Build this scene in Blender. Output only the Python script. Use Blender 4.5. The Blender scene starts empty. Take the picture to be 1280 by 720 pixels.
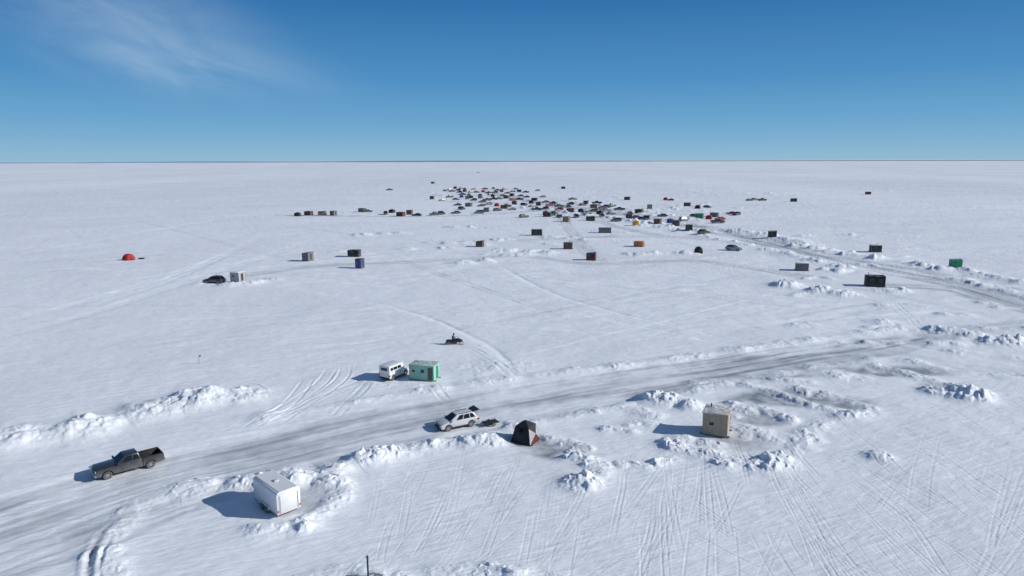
import bpy, bmesh, math, random
import numpy as np
from mathutils import Vector, Matrix
R = math.radians
random.seed(7)
scene = bpy.context.scene
COL = scene.collection
# ------------------------------------------------------------------ camera
F = 865.0; HC = 29.0
cam_d = bpy.data.cameras.new('camera'); cam = bpy.data.objects.new('camera', cam_d); COL.objects.link(cam)
cam_d.sensor_width = 36; cam_d.lens = F / 1280 * 36; cam_d.clip_end = 90000; cam_d.clip_start = 0.5
RM = Matrix.Rotation(R(90 - 10.45), 3, 'X') @ Matrix.Rotation(R(-0.17), 3, 'Z')
cam.rotation_euler = RM.to_euler(); cam.location = (0, 0, HC)
scene.camera = cam
def P(px, py):
    d = RM @ Vector(((px - 640) / F, -(py - 360) / F, -1.0))
    t = HC / -d.z
    return (d.x * t, d.y * t)
# ------------------------------------------------------------------ light
scene.view_settings.view_transform = 'Standard'; scene.view_settings.look = 'None'; scene.view_settings.exposure = 0
EL = R(26); sdir = Vector((math.cos(EL) * 0.992, math.cos(EL) * -0.12, math.sin(EL))).normalized()
sl = bpy.data.lights.new('sun', 'SUN'); sl.energy = 4.4; sl.angle = R(0.5); sl.color = (1.0, 0.96, 0.90)
so = bpy.data.objects.new('sun', sl); COL.objects.link(so)
so.rotation_euler = sdir.to_track_quat('Z', 'Y').to_euler(); so.location = (60, -10, 60)
w = bpy.data.worlds.new('World'); scene.world = w; w.use_nodes = True
nt = w.node_tree; N = nt.nodes; Lk = nt.links
for n in list(N): N.remove(n)
def nd(t, **k):
    n = N.new(t)
    for a, b in k.items(): setattr(n, a, b)
    return n
def mth(op, a, b=None, c=None):
    n = N.new('ShaderNodeMath'); n.operation = op
    for i, v in enumerate((a, b, c)):
        if v is None: continue
        if isinstance(v, (int, float)): n.inputs[i].default_value = v
        else: Lk.new(v, n.inputs[i])
    return n.outputs[0]
out = nd('ShaderNodeOutputWorld'); bg = nd('ShaderNodeBackground'); bg.inputs[1].default_value = 0.1
sky = nd('ShaderNodeTexSky', sky_type='NISHITA'); sky.sun_disc = False
sky.sun_elevation = EL; sky.sun_rotation = R(97); sky.air_density = 0.9; sky.dust_density = 0.3; sky.ozone_density = 2.0
tc = nd('ShaderNodeTexCoord'); sp = nd('ShaderNodeSeparateXYZ'); Lk.new(tc.outputs['Generated'], sp.inputs[0])
X, Y, Z = sp.outputs
ramp = nd('ShaderNodeValToRGB'); Lk.new(mth('MULTIPLY', Z, 3.0), ramp.inputs[0])
cr = ramp.color_ramp
stops = [(0.0, (0.300, 0.490, 0.640)), (0.05, (0.240, 0.455, 0.645)), (0.16, (0.150, 0.375, 0.615)), (0.33, (0.080, 0.275, 0.545)), (0.64, (0.030, 0.160, 0.410)), (1.0, (0.014, 0.10, 0.30))]
cr.elements[0].position = 0; cr.elements[1].position = 1
for p, c in stops[1:-1]: cr.elements.new(p)
for e, (p, c) in zip(cr.elements, stops): e.position = p; e.color = (*c, 1)
sc = nd('ShaderNodeVectorMath', operation='SCALE'); Lk.new(ramp.outputs[0], sc.inputs[0]); sc.inputs['Scale'].default_value = 10
rh = mth('MAXIMUM', Y, 0.01)
U = mth('DIVIDE', X, rh); W_ = mth('DIVIDE', Z, rh)
cb = nd('ShaderNodeCombineXYZ'); Lk.new(U, cb.inputs[0]); Lk.new(W_, cb.inputs[1])
def dist_blob(cx, cy, ang, rx, ry):
    s = nd('ShaderNodeVectorMath', operation='SUBTRACT'); Lk.new(cb.outputs[0], s.inputs[0]); s.inputs[1].default_value = (cx, cy, 0)
    r = nd('ShaderNodeVectorRotate', rotation_type='Z_AXIS'); Lk.new(s.outputs[0], r.inputs['Vector']); r.inputs['Angle'].default_value = -ang
    m = nd('ShaderNodeVectorMath', operation='MULTIPLY'); Lk.new(r.outputs[0], m.inputs[0]); m.inputs[1].default_value = (1 / rx, 1 / ry, 0)
    l = nd('ShaderNodeVectorMath', operation='LENGTH'); Lk.new(m.outputs[0], l.inputs[0])
    mr = nd('ShaderNodeMapRange', interpolation_type='SMOOTHSTEP'); Lk.new(l.outputs['Value'], mr.inputs[0])
    mr.inputs[1].default_value = 1.0; mr.inputs[2].default_value = 0.0; mr.inputs[3].default_value = 0; mr.inputs[4].default_value = 1
    return mr.outputs[0]
b1 = dist_blob(-0.55, 0.20, R(-20), 0.36, 0.125)
b2 = dist_blob(-0.44, 0.128, R(-6), 0.30, 0.055)
rt = nd('ShaderNodeVectorRotate', rotation_type='Z_AXIS'); Lk.new(cb.outputs[0], rt.inputs['Vector']); rt.inputs['Angle'].default_value = R(18)
mp = nd('ShaderNodeVectorMath', operation='MULTIPLY'); Lk.new(rt.outputs[0], mp.inputs[0]); mp.inputs[1].default_value = (4.5, 17.0, 1)
nz = nd('ShaderNodeTexNoise'); Lk.new(mp.outputs[0], nz.inputs['Vector']); nz.inputs['Scale'].default_value = 1.0; nz.inputs['Detail'].default_value = 7; nz.inputs['Roughness'].default_value = 0.58; nz.inputs['Distortion'].default_value = 0.7
nm = nd('ShaderNodeMapRange'); Lk.new(nz.outputs[0], nm.inputs[0]); nm.inputs[1].default_value = 0.25; nm.inputs[2].default_value = 0.78
cm = mth('MULTIPLY', mth('ADD', b1, mth('MULTIPLY', b2, 0.6)), nm.outputs[0])
cm = mth('MINIMUM', mth('MULTIPLY', cm, 0.43), 0.6); cm = mth('MULTIPLY', cm, mth('GREATER_THAN', Y, 0.02))
mc = nd('ShaderNodeMix', data_type='RGBA'); Lk.new(cm, mc.inputs[0]); Lk.new(sc.outputs[0], mc.inputs[6]); mc.inputs[7].default_value = (5.0, 6.4, 7.8, 1)
mx = nd('ShaderNodeMix', data_type='RGBA')
mr = nd('ShaderNodeMapRange'); Lk.new(Z, mr.inputs[0]); mr.inputs[1].default_value = 0.26; mr.inputs[2].default_value = 0.6
Lk.new(mr.outputs[0], mx.inputs[0]); Lk.new(mc.outputs[2], mx.inputs[6]); Lk.new(sky.outputs[0], mx.inputs[7])
Lk.new(mx.outputs[2], bg.inputs[0]); Lk.new(bg.outputs[0], out.inputs[0])
# ------------------------------------------------------------------ materials
MATS = {}
def mat(name, col, rough=0.6, metal=0.0, var=0.12, scale=3.0, grime=0.0, groove=0.0, gaxis='v', bump=0.0, coat=0.0, snow=0.0):
    if name in MATS: return MATS[name]
    m = bpy.data.materials.new(name); m.use_nodes = True; t = m.node_tree; b = t.nodes['Principled BSDF']
    L = t.links
    def mk(ty, **k):
        n = t.nodes.new(ty)
        for a, c in k.items(): setattr(n, a, c)
        return n
    def ma(op, a, c=None):
        n = mk('ShaderNodeMath', operation=op)
        for i, v in enumerate((a, c)):
            if v is None: continue
            if isinstance(v, (int, float)): n.inputs[i].default_value = v
            else: L.new(v, n.inputs[i])
        return n.outputs[0]
    co = mk('ShaderNodeTexCoord'); se = mk('ShaderNodeSeparateXYZ'); L.new(co.outputs['Object'], se.inputs[0])
    nz = mk('ShaderNodeTexNoise'); L.new(co.outputs['Object'], nz.inputs['Vector']); nz.inputs['Scale'].default_value = scale; nz.inputs['Detail'].default_value = 6
    r = mk('ShaderNodeMapRange'); L.new(nz.outputs[0], r.inputs[0]); r.inputs[1].default_value = .3; r.inputs[2].default_value = .7; r.inputs[3].default_value = 1 - var; r.inputs[4].default_value = 1 + var
    v = mk('ShaderNodeVectorMath', operation='SCALE'); v.inputs[0].default_value = col; L.new(r.outputs[0], v.inputs['Scale'])
    cur = v.outputs[0]
    if groove > 0:
        q = se.outputs[2] if gaxis == 'h' else ma('ADD', se.outputs[0], se.outputs[1])
        fr = ma('FRACT', ma('DIVIDE', q, 0.2)); g = ma('LESS_THAN', fr, 0.15)
        s2 = mk('ShaderNodeVectorMath', operation='SCALE'); L.new(cur, s2.inputs[0]); L.new(ma('SUBTRACT', 1.0, ma('MULTIPLY', g, groove)), s2.inputs['Scale']); cur = s2.outputs[0]
    if grime > 0:
        z1 = mk('ShaderNodeMapRange'); L.new(se.outputs[2], z1.inputs[0]); z1.inputs[1].default_value = 1.15; z1.inputs[2].default_value = .25; z1.inputs[3].default_value = 0; z1.inputs[4].default_value = 1
        fm = ma('MULTIPLY', z1.outputs[0], ma('MULTIPLY', nz.outputs[0], grime * 2))
        x = mk('ShaderNodeMix', data_type='RGBA'); L.new(fm, x.inputs[0]); L.new(cur, x.inputs[6]); x.inputs[7].default_value = (.28, .28, .28, 1); cur = x.outputs[2]
    if snow > 0:
        ge = mk('ShaderNodeNewGeometry'); sn = mk('ShaderNodeSeparateXYZ'); L.new(ge.outputs['Normal'], sn.inputs[0])
        n2 = mk('ShaderNodeTexNoise'); L.new(co.outputs['Object'], n2.inputs['Vector']); n2.inputs['Scale'].default_value = 1.4; n2.inputs['Detail'].default_value = 7; n2.inputs['Roughness'].default_value = .65
        s3 = mk('ShaderNodeMapRange'); L.new(n2.outputs[0], s3.inputs[0]); s3.inputs[1].default_value = .62 - snow * .3; s3.inputs[2].default_value = .70 - snow * .3
        fm = ma('MULTIPLY', ma('GREATER_THAN', sn.outputs[2], .7), s3.outputs[0])
        x = mk('ShaderNodeMix', data_type='RGBA'); L.new(fm, x.inputs[0]); L.new(cur, x.inputs[6]); x.inputs[7].default_value = (.78, .82, .88, 1); cur = x.outputs[2]
    L.new(cur, b.inputs['Base Color'])
    b.inputs['Roughness'].default_value = rough; b.inputs['Metallic'].default_value = metal
    if coat: b.inputs['Coat Weight'].default_value = coat; b.inputs['Coat Roughness'].default_value = .08
    if bump > 0:
        bp = mk('ShaderNodeBump'); bp.inputs['Strength'].default_value = bump; bp.inputs['Distance'].default_value = .04; L.new(nz.outputs[0], bp.inputs['Height']); L.new(bp.outputs[0], b.inputs['Normal'])
    MATS[name] = m; return m
PAL = {'black': (.014, .015, .018), 'charcoal': (.04, .04, .045), 'grey': (.15, .155, .16), 'silver': (.36, .37, .39), 'white': (.72, .73, .74), 'pearl': (.56, .57, .59), 'red': (.42, .018, .02),
       'blue': (.03, .07, .26), 'brown': (.11, .06, .035), 'tan': (.30, .23, .15), 'green': (.03, .30, .17), 'orange': (.50, .19, .05), 'yellow': (.70, .42, .03), 'maroon': (.12, .015, .02)}
def paint(c): return mat('paint_' + c, PAL[c], .32, .35 if c in ('silver', 'grey', 'charcoal') else 0.0, .06, 2, grime=.5, coat=.5)
glass = mat('tinted_glass', (.012, .015, .018), .08, 0, .02)
rubber = mat('tyre_rubber', (.02, .02, .021), .85, 0, .3, 8, grime=.4)
alloy = mat('alloy_rim', (.40, .41, .42), .35, .8, .1)
plast = mat('black_plastic', (.018, .018, .02), .6, 0, .2)
chrome = mat('chrome_trim', (.45, .46, .48), .3, .9, .05)
lampw = mat('headlight_lens', (.62, .64, .66), .12, 0, .05)
lampr = mat('red_lens', (.35, .01, .012), .2, 0, .05)
steel = mat('galvanised_steel', (.33, .34, .35), .45, .7, .2, 6)
liner = mat('bed_liner', (.014, .014, .015), .8, 0, .2, 10)
wood = mat('weathered_wood', (.20, .15, .10), .85, 0, .3, 5)
# ------------------------------------------------------------------ mesh builder
class MB:
    def __init__(s): s.v = []; s.f = []
    def add(s, vs, fs):
        o = len(s.v); s.v += [tuple(p) for p in vs]; s.f += [tuple(i + o for i in f) for f in fs]; return s
    def hexa(s, b, t):
        return s.add(list(b) + list(t), [(3, 2, 1, 0), (4, 5, 6, 7), (0, 1, 5, 4), (1, 2, 6, 5), (2, 3, 7, 6), (3, 0, 4, 7)])
    def box(s, x0, x1, y0, y1, z0, z1):
        return s.hexa([(x0, y0, z0), (x1, y0, z0), (x1, y1, z0), (x0, y1, z0)], [(x0, y0, z1), (x1, y0, z1), (x1, y1, z1), (x0, y1, z1)])
    def prism(s, prof, y0, y1, tap=0, zt=.8):
        n = len(prof); g = lambda z: tap * max(0, z - zt)
        vs = [(x, y0 + g(z), z) for x, z in prof] + [(x, y1 - g(z), z) for x, z in prof]
        return s.add(vs, [tuple(range(n)), tuple(range(2 * n - 1, n - 1, -1))] + [((i + 1) % n, i, n + i, n + (i + 1) % n) for i in range(n)])
    def tube(s, p0, p1, r0, r1=None, n=10):
        r1 = r0 if r1 is None else r1
        p0 = Vector(p0); p1 = Vector(p1); d = (p1 - p0).normalized(); a = d.orthogonal().normalized(); b = d.cross(a)
        c = [(math.cos(2 * math.pi * i / n), math.sin(2 * math.pi * i / n)) for i in range(n)]
        vs = [p0 + r0 * (a * x + b * y) for x, y in c] + [p1 + r1 * (a * x + b * y) for x, y in c]
        return s.add(vs, [tuple(range(n - 1, -1, -1)), tuple(range(n, 2 * n))] + [(i, (i + 1) % n, n + (i + 1) % n, n + i) for i in range(n)])
    def panel(s, q, u0, u1, v0, v1, off=.012, th=.02):
        a, b, c, d = map(Vector, q)
        def pt(u, v): return (a * (1 - u) + b * u) * (1 - v) + (d * (1 - u) + c * u) * v
        n = (b - a).cross(d - a).normalized()
        k = [pt(u0, v0), pt(u1, v0), pt(u1, v1), pt(u0, v1)]
        return s.hexa([p + n * (off - th) for p in k], [p + n * off for p in k])
class Part:
    def __init__(s, name, mb, m, kids=(), bev=0, label=None): s.name = name; s.mb = mb; s.mat = m; s.kids = list(kids); s.bev = bev; s.mesh = None; s.label = label
    def get(s):
        if s.mesh is None: s.mesh = mkmesh(s.name, [(s.mb, s.mat)], s.bev)
        return s.mesh
def mkmesh(name, items, bev=0):
    me = bpy.data.meshes.new(name); V = []; Fc = []; mi = []; ms = []
    for mb, m in items:
        o = len(V); V += mb.v; Fc += [tuple(i + o for i in f) for f in mb.f]
        if m not in ms: ms.append(m)
        mi += [ms.index(m)] * len(mb.f)
    me.from_pydata(V, [], Fc)
    for m in ms: me.materials.append(m)
    me.polygons.foreach_set('material_index', mi)
    bm = bmesh.new(); bm.from_mesh(me); bmesh.ops.recalc_face_normals(bm, faces=bm.faces)
    if bev > 0:
        ed = [e for e in bm.edges if len(e.link_faces) == 2 and e.calc_face_angle(0) > .45]
        bmesh.ops.bevel(bm, geom=ed, offset=bev, segments=3 if bev > .07 else 2, profile=.5, affect='EDGES', clamp_overlap=True)
        for f in bm.faces: f.smooth = True
    bm.to_mesh(me); bm.free()
    if bev > 0:
        try: me.set_sharp_from_angle(angle=R(38))
        except Exception: pass
    return me
MERGE = {}
def place(key, parts, name, label, cat, px, py, rz, group=None, merged=False, scale=1.0, xy=None, dz=0):
    x, y = xy if xy else P(px, py); z = float(hgt(np.array([x]), np.array([y]))[0][0]) - .02 + dz
    if merged:
        if key not in MERGE:
            it = []
            def rec(p):
                it.append((p.mb, p.mat)); [rec(k) for k in p.kids]
            for p in parts: rec(p)
            MERGE[key] = mkmesh(name, it)
        r = bpy.data.objects.new(name, MERGE[key])
    else: r = bpy.data.objects.new(name, None)
    COL.objects.link(r); r.location = (x, y, z); r.rotation_euler = (0, 0, rz); r.scale = (scale,) * 3
    r['label'] = label; r['category'] = cat
    if group: r['group'] = group
    if not merged:
        for p in parts:
            o = bpy.data.objects.new(p.name, p.get()); COL.objects.link(o); o.parent = r
            if p.label: o['label'] = p.label
            for k in p.kids:
                c = bpy.data.objects.new(k.name, k.get()); COL.objects.link(c); c.parent = o
    return r
# ------------------------------------------------------------------ vehicles (front = +x)
def wheelp(x, s, y, r, wd):
    t = MB(); n = 20
    pr = [(r * .62, -wd / 2), (r * .93, -wd / 2), (r, -wd * .36), (r, wd * .36), (r * .93, wd / 2), (r * .62, wd / 2)]
    vs = [];
    for k in range(n):
        a = 2 * math.pi * k / n
        vs += [(x + q * math.cos(a), s * y + h, r + q * math.sin(a)) for q, h in pr]
    m = len(pr); fs = []
    for k in range(n):
        for j in range(m): fs.append((k * m + j, k * m + (j + 1) % m, ((k + 1) % n) * m + (j + 1) % m, ((k + 1) % n) * m + j))
    t.add(vs, fs)
    rim = MB(); rim.tube((x, s * (y + wd * .28), r), (x, s * (y - wd * .3), r), r * .62, n=16)
    sp = MB()
    nn = 24; vs = []
    for k in range(nn):
        a = 2 * math.pi * k / nn; q = r * (.60 if k % 4 < 2 else .36)
        for yy in (wd * .25, wd * .40): vs.append((x + q * math.cos(a), s * (y + yy), r + q * math.sin(a)))
    sp.add(vs, [tuple(range(0, 2 * nn, 2)), tuple(range(2 * nn - 1, 0, -2))] + [(2 * k, 2 * k + 1, (2 * k + 3) % (2 * nn), (2 * k + 2) % (2 * nn)) for k in range(nn)])
    return Part('wheel', rim, plast, [Part('tyre', t, rubber), Part('rim', sp, alloy)])
def arch(prof_bottom_z, wx, r, ra):
    pts = []
    for x in sorted(wx):
        h = prof_bottom_z - r; a0 = math.asin(max(-1, min(1, h / ra))); st = math.pi - a0
        for k in range(9):
            a = st + (a0 - st) * k / 8
            pts.append((x + ra * math.cos(a), r + ra * math.sin(a)))
    return pts
def greenhouse(bx0, bx1, bw, bz, tx0, tx1, tw, tz):
    b = [(bx0, -bw, bz), (bx1, -bw, bz), (bx1, bw, bz), (bx0, bw, bz)]; t = [(tx0, -tw, tz), (tx1, -tw, tz), (tx1, tw, tz), (tx0, tw, tz)]
    Q = {'R': (b[0], b[1], t[1], t[0]), 'F': (b[1], b[2], t[2], t[1]), 'L': (b[2], b[3], t[3], t[2]), 'B': (b[3], b[0], t[0], t[3])}
    return b, t, Q
CACHE = {}
def pickup(col, cap=None):
    k = ('pickup', col, cap)
    if k in CACHE: return CACHE[k]
    pm = paint(col); wx = (-1.72, 1.95); r = .4; hw = .98; ps = []
    body = MB(); bt = arch(.42, wx, r, .5)
    fr = [p for p in bt if p[0] > 0]
    body.prism([(-1.06, .42)] + fr + [(2.78, .42), (2.9, .62), (2.9, 1.0), (2.8, 1.13), (1.25, 1.22), (-1.06, 1.22)], -hw, hw, .10)
    ps.append(Part('body', body, pm, bev=.05))
    b, t, Q = greenhouse(-1.0, 1.2, .9, 1.2, -.78, .38, .72, 1.84)
    cab = MB(); cab.hexa(b, t); ps.append(Part('cab', cab, pm, bev=.05))
    def win(q, *a): m = MB(); m.panel(Q[q], *a); ps.append(Part('window', m, glass))
    m = MB(); m.panel(Q['F'], .06, .94, .1, .92); ps.append(Part('windscreen', m, glass))
    win('R', .08, .36, .12, .86); win('R', .40, .80, .12, .86); win('L', .2, .60, .12, .86); win('L', .64, .92, .12, .86); win('B', .1, .9, .18, .85)
    rr = [p for p in bt if p[0] < 0]
    for s in (-1, 1):
        m = MB(); y0, y1 = sorted((s * hw, s * (hw - .1)))
        m.prism([(-2.92, .5)] + rr + [(-1.09, .42), (-1.09, 1.24), (-2.92, 1.24)], y0, y1); ps.append(Part('bed_side', m, pm, bev=.03))
        m = MB(); m.box(-2.9, -1.09, *sorted((s * (hw - .12), s * (hw - .02))), 1.245, 1.275); ps.append(Part('bed_rail', m, plast))
    m = MB(); m.box(-2.86, -1.08, -.87, .87, .62, .72); m.box(-1.12, -1.07, -.88, .88, .72, 1.2); m.box(-2.1, -1.35, -.87, -.66, .72, .92); m.box(-2.1, -1.35, .66, .87, .72, .92); ps.append(Part('bed_floor', m, liner))
    m = MB(); m.box(-2.95, -2.87, -.87, .87, .6, 1.22); h = MB(); h.box(-2.98, -2.95, -.12, .12, 1.05, 1.11)
    ps.append(Part('tailgate', m, pm, [Part('handle', h, plast)], bev=.02))
    for s in (-1, 1):
        m = MB(); m.box(2.80, 2.925, *sorted((s * .93, s * .62)), .80, 1.04); ps.append(Part('headlight', m, lampw, bev=.02))
        m = MB(); m.box(-2.96, -2.93, *sorted((s * .96, s * .88)), .78, 1.18); ps.append(Part('taillight', m, lampr))
        m = MB(); m.box(.95, 1.12, *sorted((s * .97, s * 1.17)), 1.22, 1.42); ps.append(Part('wing_mirror', m, plast, bev=.03))
        for x in (.1, -.85): m = MB(); m.box(x, x + .16, *sorted((s * .935, s * .995)), 1.03, 1.07); ps.append(Part('door_handle', m, chrome))
        for x in wx: ps.append(wheelp(x, s, .84, r, .26))
    m = MB(); m.box(2.88, 2.93, -.6, .6, .76, 1.06); kids = []
    for z in (.82, .9, .98): g = MB(); g.box(2.925, 2.945, -.58, .58, z, z + .025); kids.append(Part('grille_bar', g, chrome))
    ps.append(Part('grille', m, plast, kids))
    m = MB(); m.box(2.82, 3.02, -.95, .95, .46, .70); ps.append(Part('bumper', m, chrome, bev=.04))
    m = MB(); m.box(-3.08, -2.95, -.9, .9, .48, .64); ps.append(Part('bumper', m, chrome, bev=.03))
    m = MB(); m.box(-2.8, 2.7, -.5, .5, .32, .6); ps.append(Part('chassis', m, plast))
    CACHE[k] = ps; return ps
def suv(col, kind='suv', hatch=False):
    k = (kind, col, hatch)
    if k in CACHE: return CACHE[k]
    pm = paint(col); ps = []
    if kind == 'suv': L2, hw, r, tz, wx, bx, tx = 2.33, .92, .36, 1.66, (-1.38, 1.42), (-2.26, 1.22), (-1.72, .22)
    elif kind == 'sedan': L2, hw, r, tz, wx, bx, tx = 2.4, .9, .33, 1.45, (-1.4, 1.45), (-1.85, 1.0), (-1.2, .2)
    elif kind == 'boxy': L2, hw, r, tz, wx, bx, tx = 2.1, .98, .38, 2.08, (-1.25, 1.3), (-2.08, 1.15), (-2.04, .8)
    else: L2, hw, r, tz, wx, bx, tx = 2.55, .96, .36, 1.92, (-1.5, 1.6), (-2.5, 1.7), (-2.42, .95)
    bz = 1.04 if kind != 'sedan' else .95; zb = .34
    body = MB()
    nose = [(L2 - .14, zb), (L2 - .02, .5), (L2, .66), (L2 - .10, .82), (L2 - .38, bz - .12), (L2 - .75, bz - .04)] if kind in ('suv', 'sedan') else [(L2 - .12, zb), (L2, .55), (L2 - .03, .78), (L2 - .2, bz - .14)]
    body.prism([(-L2 + .08, zb)] + arch(zb, wx, r, r + .08) + nose + [(bx[1], bz + .02), (bx[0], bz + .02), (-L2, bz - .12), (-L2, .5)], -hw, hw, .16, .62)
    ps.append(Part('body', body, pm, bev=.08))
    b, t, Q = greenhouse(bx[0], bx[1], hw - .06, bz, tx[0], tx[1], hw - (.27 if kind != 'boxy' else .10), tz)
    g = MB(); g.hexa(b, t); ps.append(Part('cab', g, pm, bev=.10 if kind in ('suv', 'sedan') else .06))
    bxy = kind == 'boxy'; v0, v1 = (.38, .76) if bxy else (.12, .84)
    m = MB(); m.panel(Q['F'], .07, .93, .08, .9); ps.append(Part('windscreen', m, glass))
    for q, rg in (('R', ((.09, .26), (.29, .54), (.57, .80))), ('L', ((.20, .43), (.46, .71), (.74, .91)))):
        for u0, u1 in rg: m = MB(); m.panel(Q[q], u0, u1, v0, v1); ps.append(Part('window', m, glass))
    m = MB(); m.panel(Q['B'], .08 if not bxy else .2, .92 if not bxy else .8, v0, v1); ps.append(Part('window', m, glass if not hatch else plast))  # hatch up: black panel paints the dark inside of the open boot
    for s in (-1, 1):
        m = MB(); m.box(L2 - .34, L2 - .06, *sorted((s * (hw - .03), s * (hw - .36))), .66, .80); ps.append(Part('headlight', m, lampw, bev=.03))
        m = MB(); m.box(-L2 - .02, -L2 + .15, *sorted((s * (hw + .005), s * (hw - .2))), .72, .92); ps.append(Part('taillight', m, lampr))
        m = MB(); m.box(bx[1] - .35, bx[1] - .2, *sorted((s * (hw - .04), s * (hw + .14))), bz, bz + .15); ps.append(Part('wing_mirror', m, pm, bev=.03))
        if kind == 'suv': m = MB(); m.box(tx[0] + .25, tx[1] - .25, *sorted((s * (hw - .38), s * (hw - .34))), tz - .01, tz + .05); ps.append(Part('roof_rail', m, plast))
        for x in wx: ps.append(wheelp(x, s, hw - .13, r, .22))
        m = MB(); m.box(wx[0] + r + .1, wx[1] - r - .1, *sorted((s * (hw - .05), s * (hw + .012))), zb - .02, zb + .12); ps.append(Part('sill_trim', m, plast))
    m = MB(); m.box(L2 - .06, L2 + .015, -.5, .5, .54, .74); ps.append(Part('grille', m, plast))
    m = MB(); m.box(L2 - .14, L2 + .04, -hw + .1, hw - .1, .34, .48); ps.append(Part('bumper', m, plast, bev=.03))
    m = MB(); m.box(-L2 - .06, -L2 + .1, -hw + .08, hw - .08, .36, .56); ps.append(Part('bumper', m, plast, bev=.03))
    m = MB(); m.box(-L2 + .3, L2 - .3, -.6, .6, .24, .5); ps.append(Part('chassis', m, plast))
    if hatch:
        a = (tx[0], tz); e = (tx[0] - .78, tz + .16)
        m = MB(); q = ((a[0], -hw + .3, a[1]), (a[0], hw - .3, a[1]), (e[0], hw - .18, e[1]), (e[0], -hw + .18, e[1])); m.panel(q, 0, 1, 0, 1, .03, .07)
        gl = MB(); gl.panel(q, .12, .88, .1, .7, .035, .08)
        ps.append(Part('tailgate', m, plast, [Part('window', gl, glass)], bev=.02, label='raised dark tailgate'))
        for s in (-1, 1): m = MB(); m.tube((-2.1, s * .7, 1.12), (-2.25, s * .64, tz + .08), .02, n=6); ps.append(Part('gas_strut', m, plast))
    CACHE[k] = ps; return ps
# ------------------------------------------------------------------ shacks
def shack(key, wx, wy, h, wall, roofm, openings, roof='flat', pipe=None, trim=None, lift=.16):
    k = ('shack', key)
    if k in CACHE: return CACHE[k]
    a, b = wx / 2, wy / 2; ps = []
    z0 = lift; sl = .26 if roof == 'shed' else .06
    m = MB(); m.hexa([(-a, -b, z0), (a, -b, z0), (a, b, z0), (-a, b, z0)], [(-a, -b, h - sl), (a, -b, h), (a, b, h), (-a, b, h - sl)])
    ps.append(Part('wall', m, wall))
    o = .1; q = MB()
    q.hexa([(-a - o, -b - o, h - sl + .004 - .01), (a + o, -b - o, h + .004 + .01), (a + o, b + o, h + .004 + .01), (-a - o, b + o, h - sl + .004 - .01)],
           [(-a - o, -b - o, h - sl + .07), (a + o, -b - o, h + .09), (a + o, b + o, h + .09), (-a - o, b + o, h - sl + .07)])
    ps.append(Part('roof', q, roofm, bev=.012))
    for s in (-1, 1): t = MB(); t.box(-a - .25, a + .25, *sorted((s * (b - .25), s * (b - .38))), .0, z0); ps.append(Part('skid', t, wood))
    tm = trim or wood
    for sx in (-1, 1):
        for sy in (-1, 1): c = MB(); c.box(*sorted((sx * (a - .06), sx * (a + .014))), *sorted((sy * (b - .06), sy * (b + .014))), z0 + .01, h - sl - .02); ps.append(Part('corner_trim', c, tm))
    def plate(side, u, z, w_, h_, d0, d1):
        m = MB()
        if side in '+x -x'.split(): s = 1 if side == '+x' else -1; m.box(*sorted((s * (a + d0), s * (a + d1))), u - w_ / 2, u + w_ / 2, z, z + h_)
        else: s = 1 if side == '+y' else -1; m.box(u - w_ / 2, u + w_ / 2, *sorted((s * (b + d0), s * (b + d1))), z, z + h_)
        return m
    for typ, side, u, z, w_, h_, mt in openings:
        if typ == 'door':
            hd = plate(side, u + w_ * .36, z + h_ * .45, .05, .14, .03, .08)
            fr = plate(side, u, z - .02, w_ + .12, h_ + .08, -.02, .018)
            ps.append(Part('door', plate(side, u, z, w_, h_, -.02, .035), mt, [Part('handle', hd, steel), Part('frame', fr, tm)]))
        else: ps.append(Part('window', plate(side, u, z, w_, h_, -.02, .03), glass, [Part('frame', plate(side, u, z - .05, w_ + .1, h_ + .1, -.02, .02), mt)]))
    if pipe:
        x, y, hh = pipe; t = MB(); t.tube((x, y, h - .2), (x, y, h + hh), .06, n=10)
        t2 = MB(); t2.tube((x, y, h + hh - .02), (x, y, h + hh + .12), .10, .04, n=10)
        ps.append(Part('stove_pipe', t, plast, [Part('cap', t2, plast)]))
    CACHE[k] = ps; return ps
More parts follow.
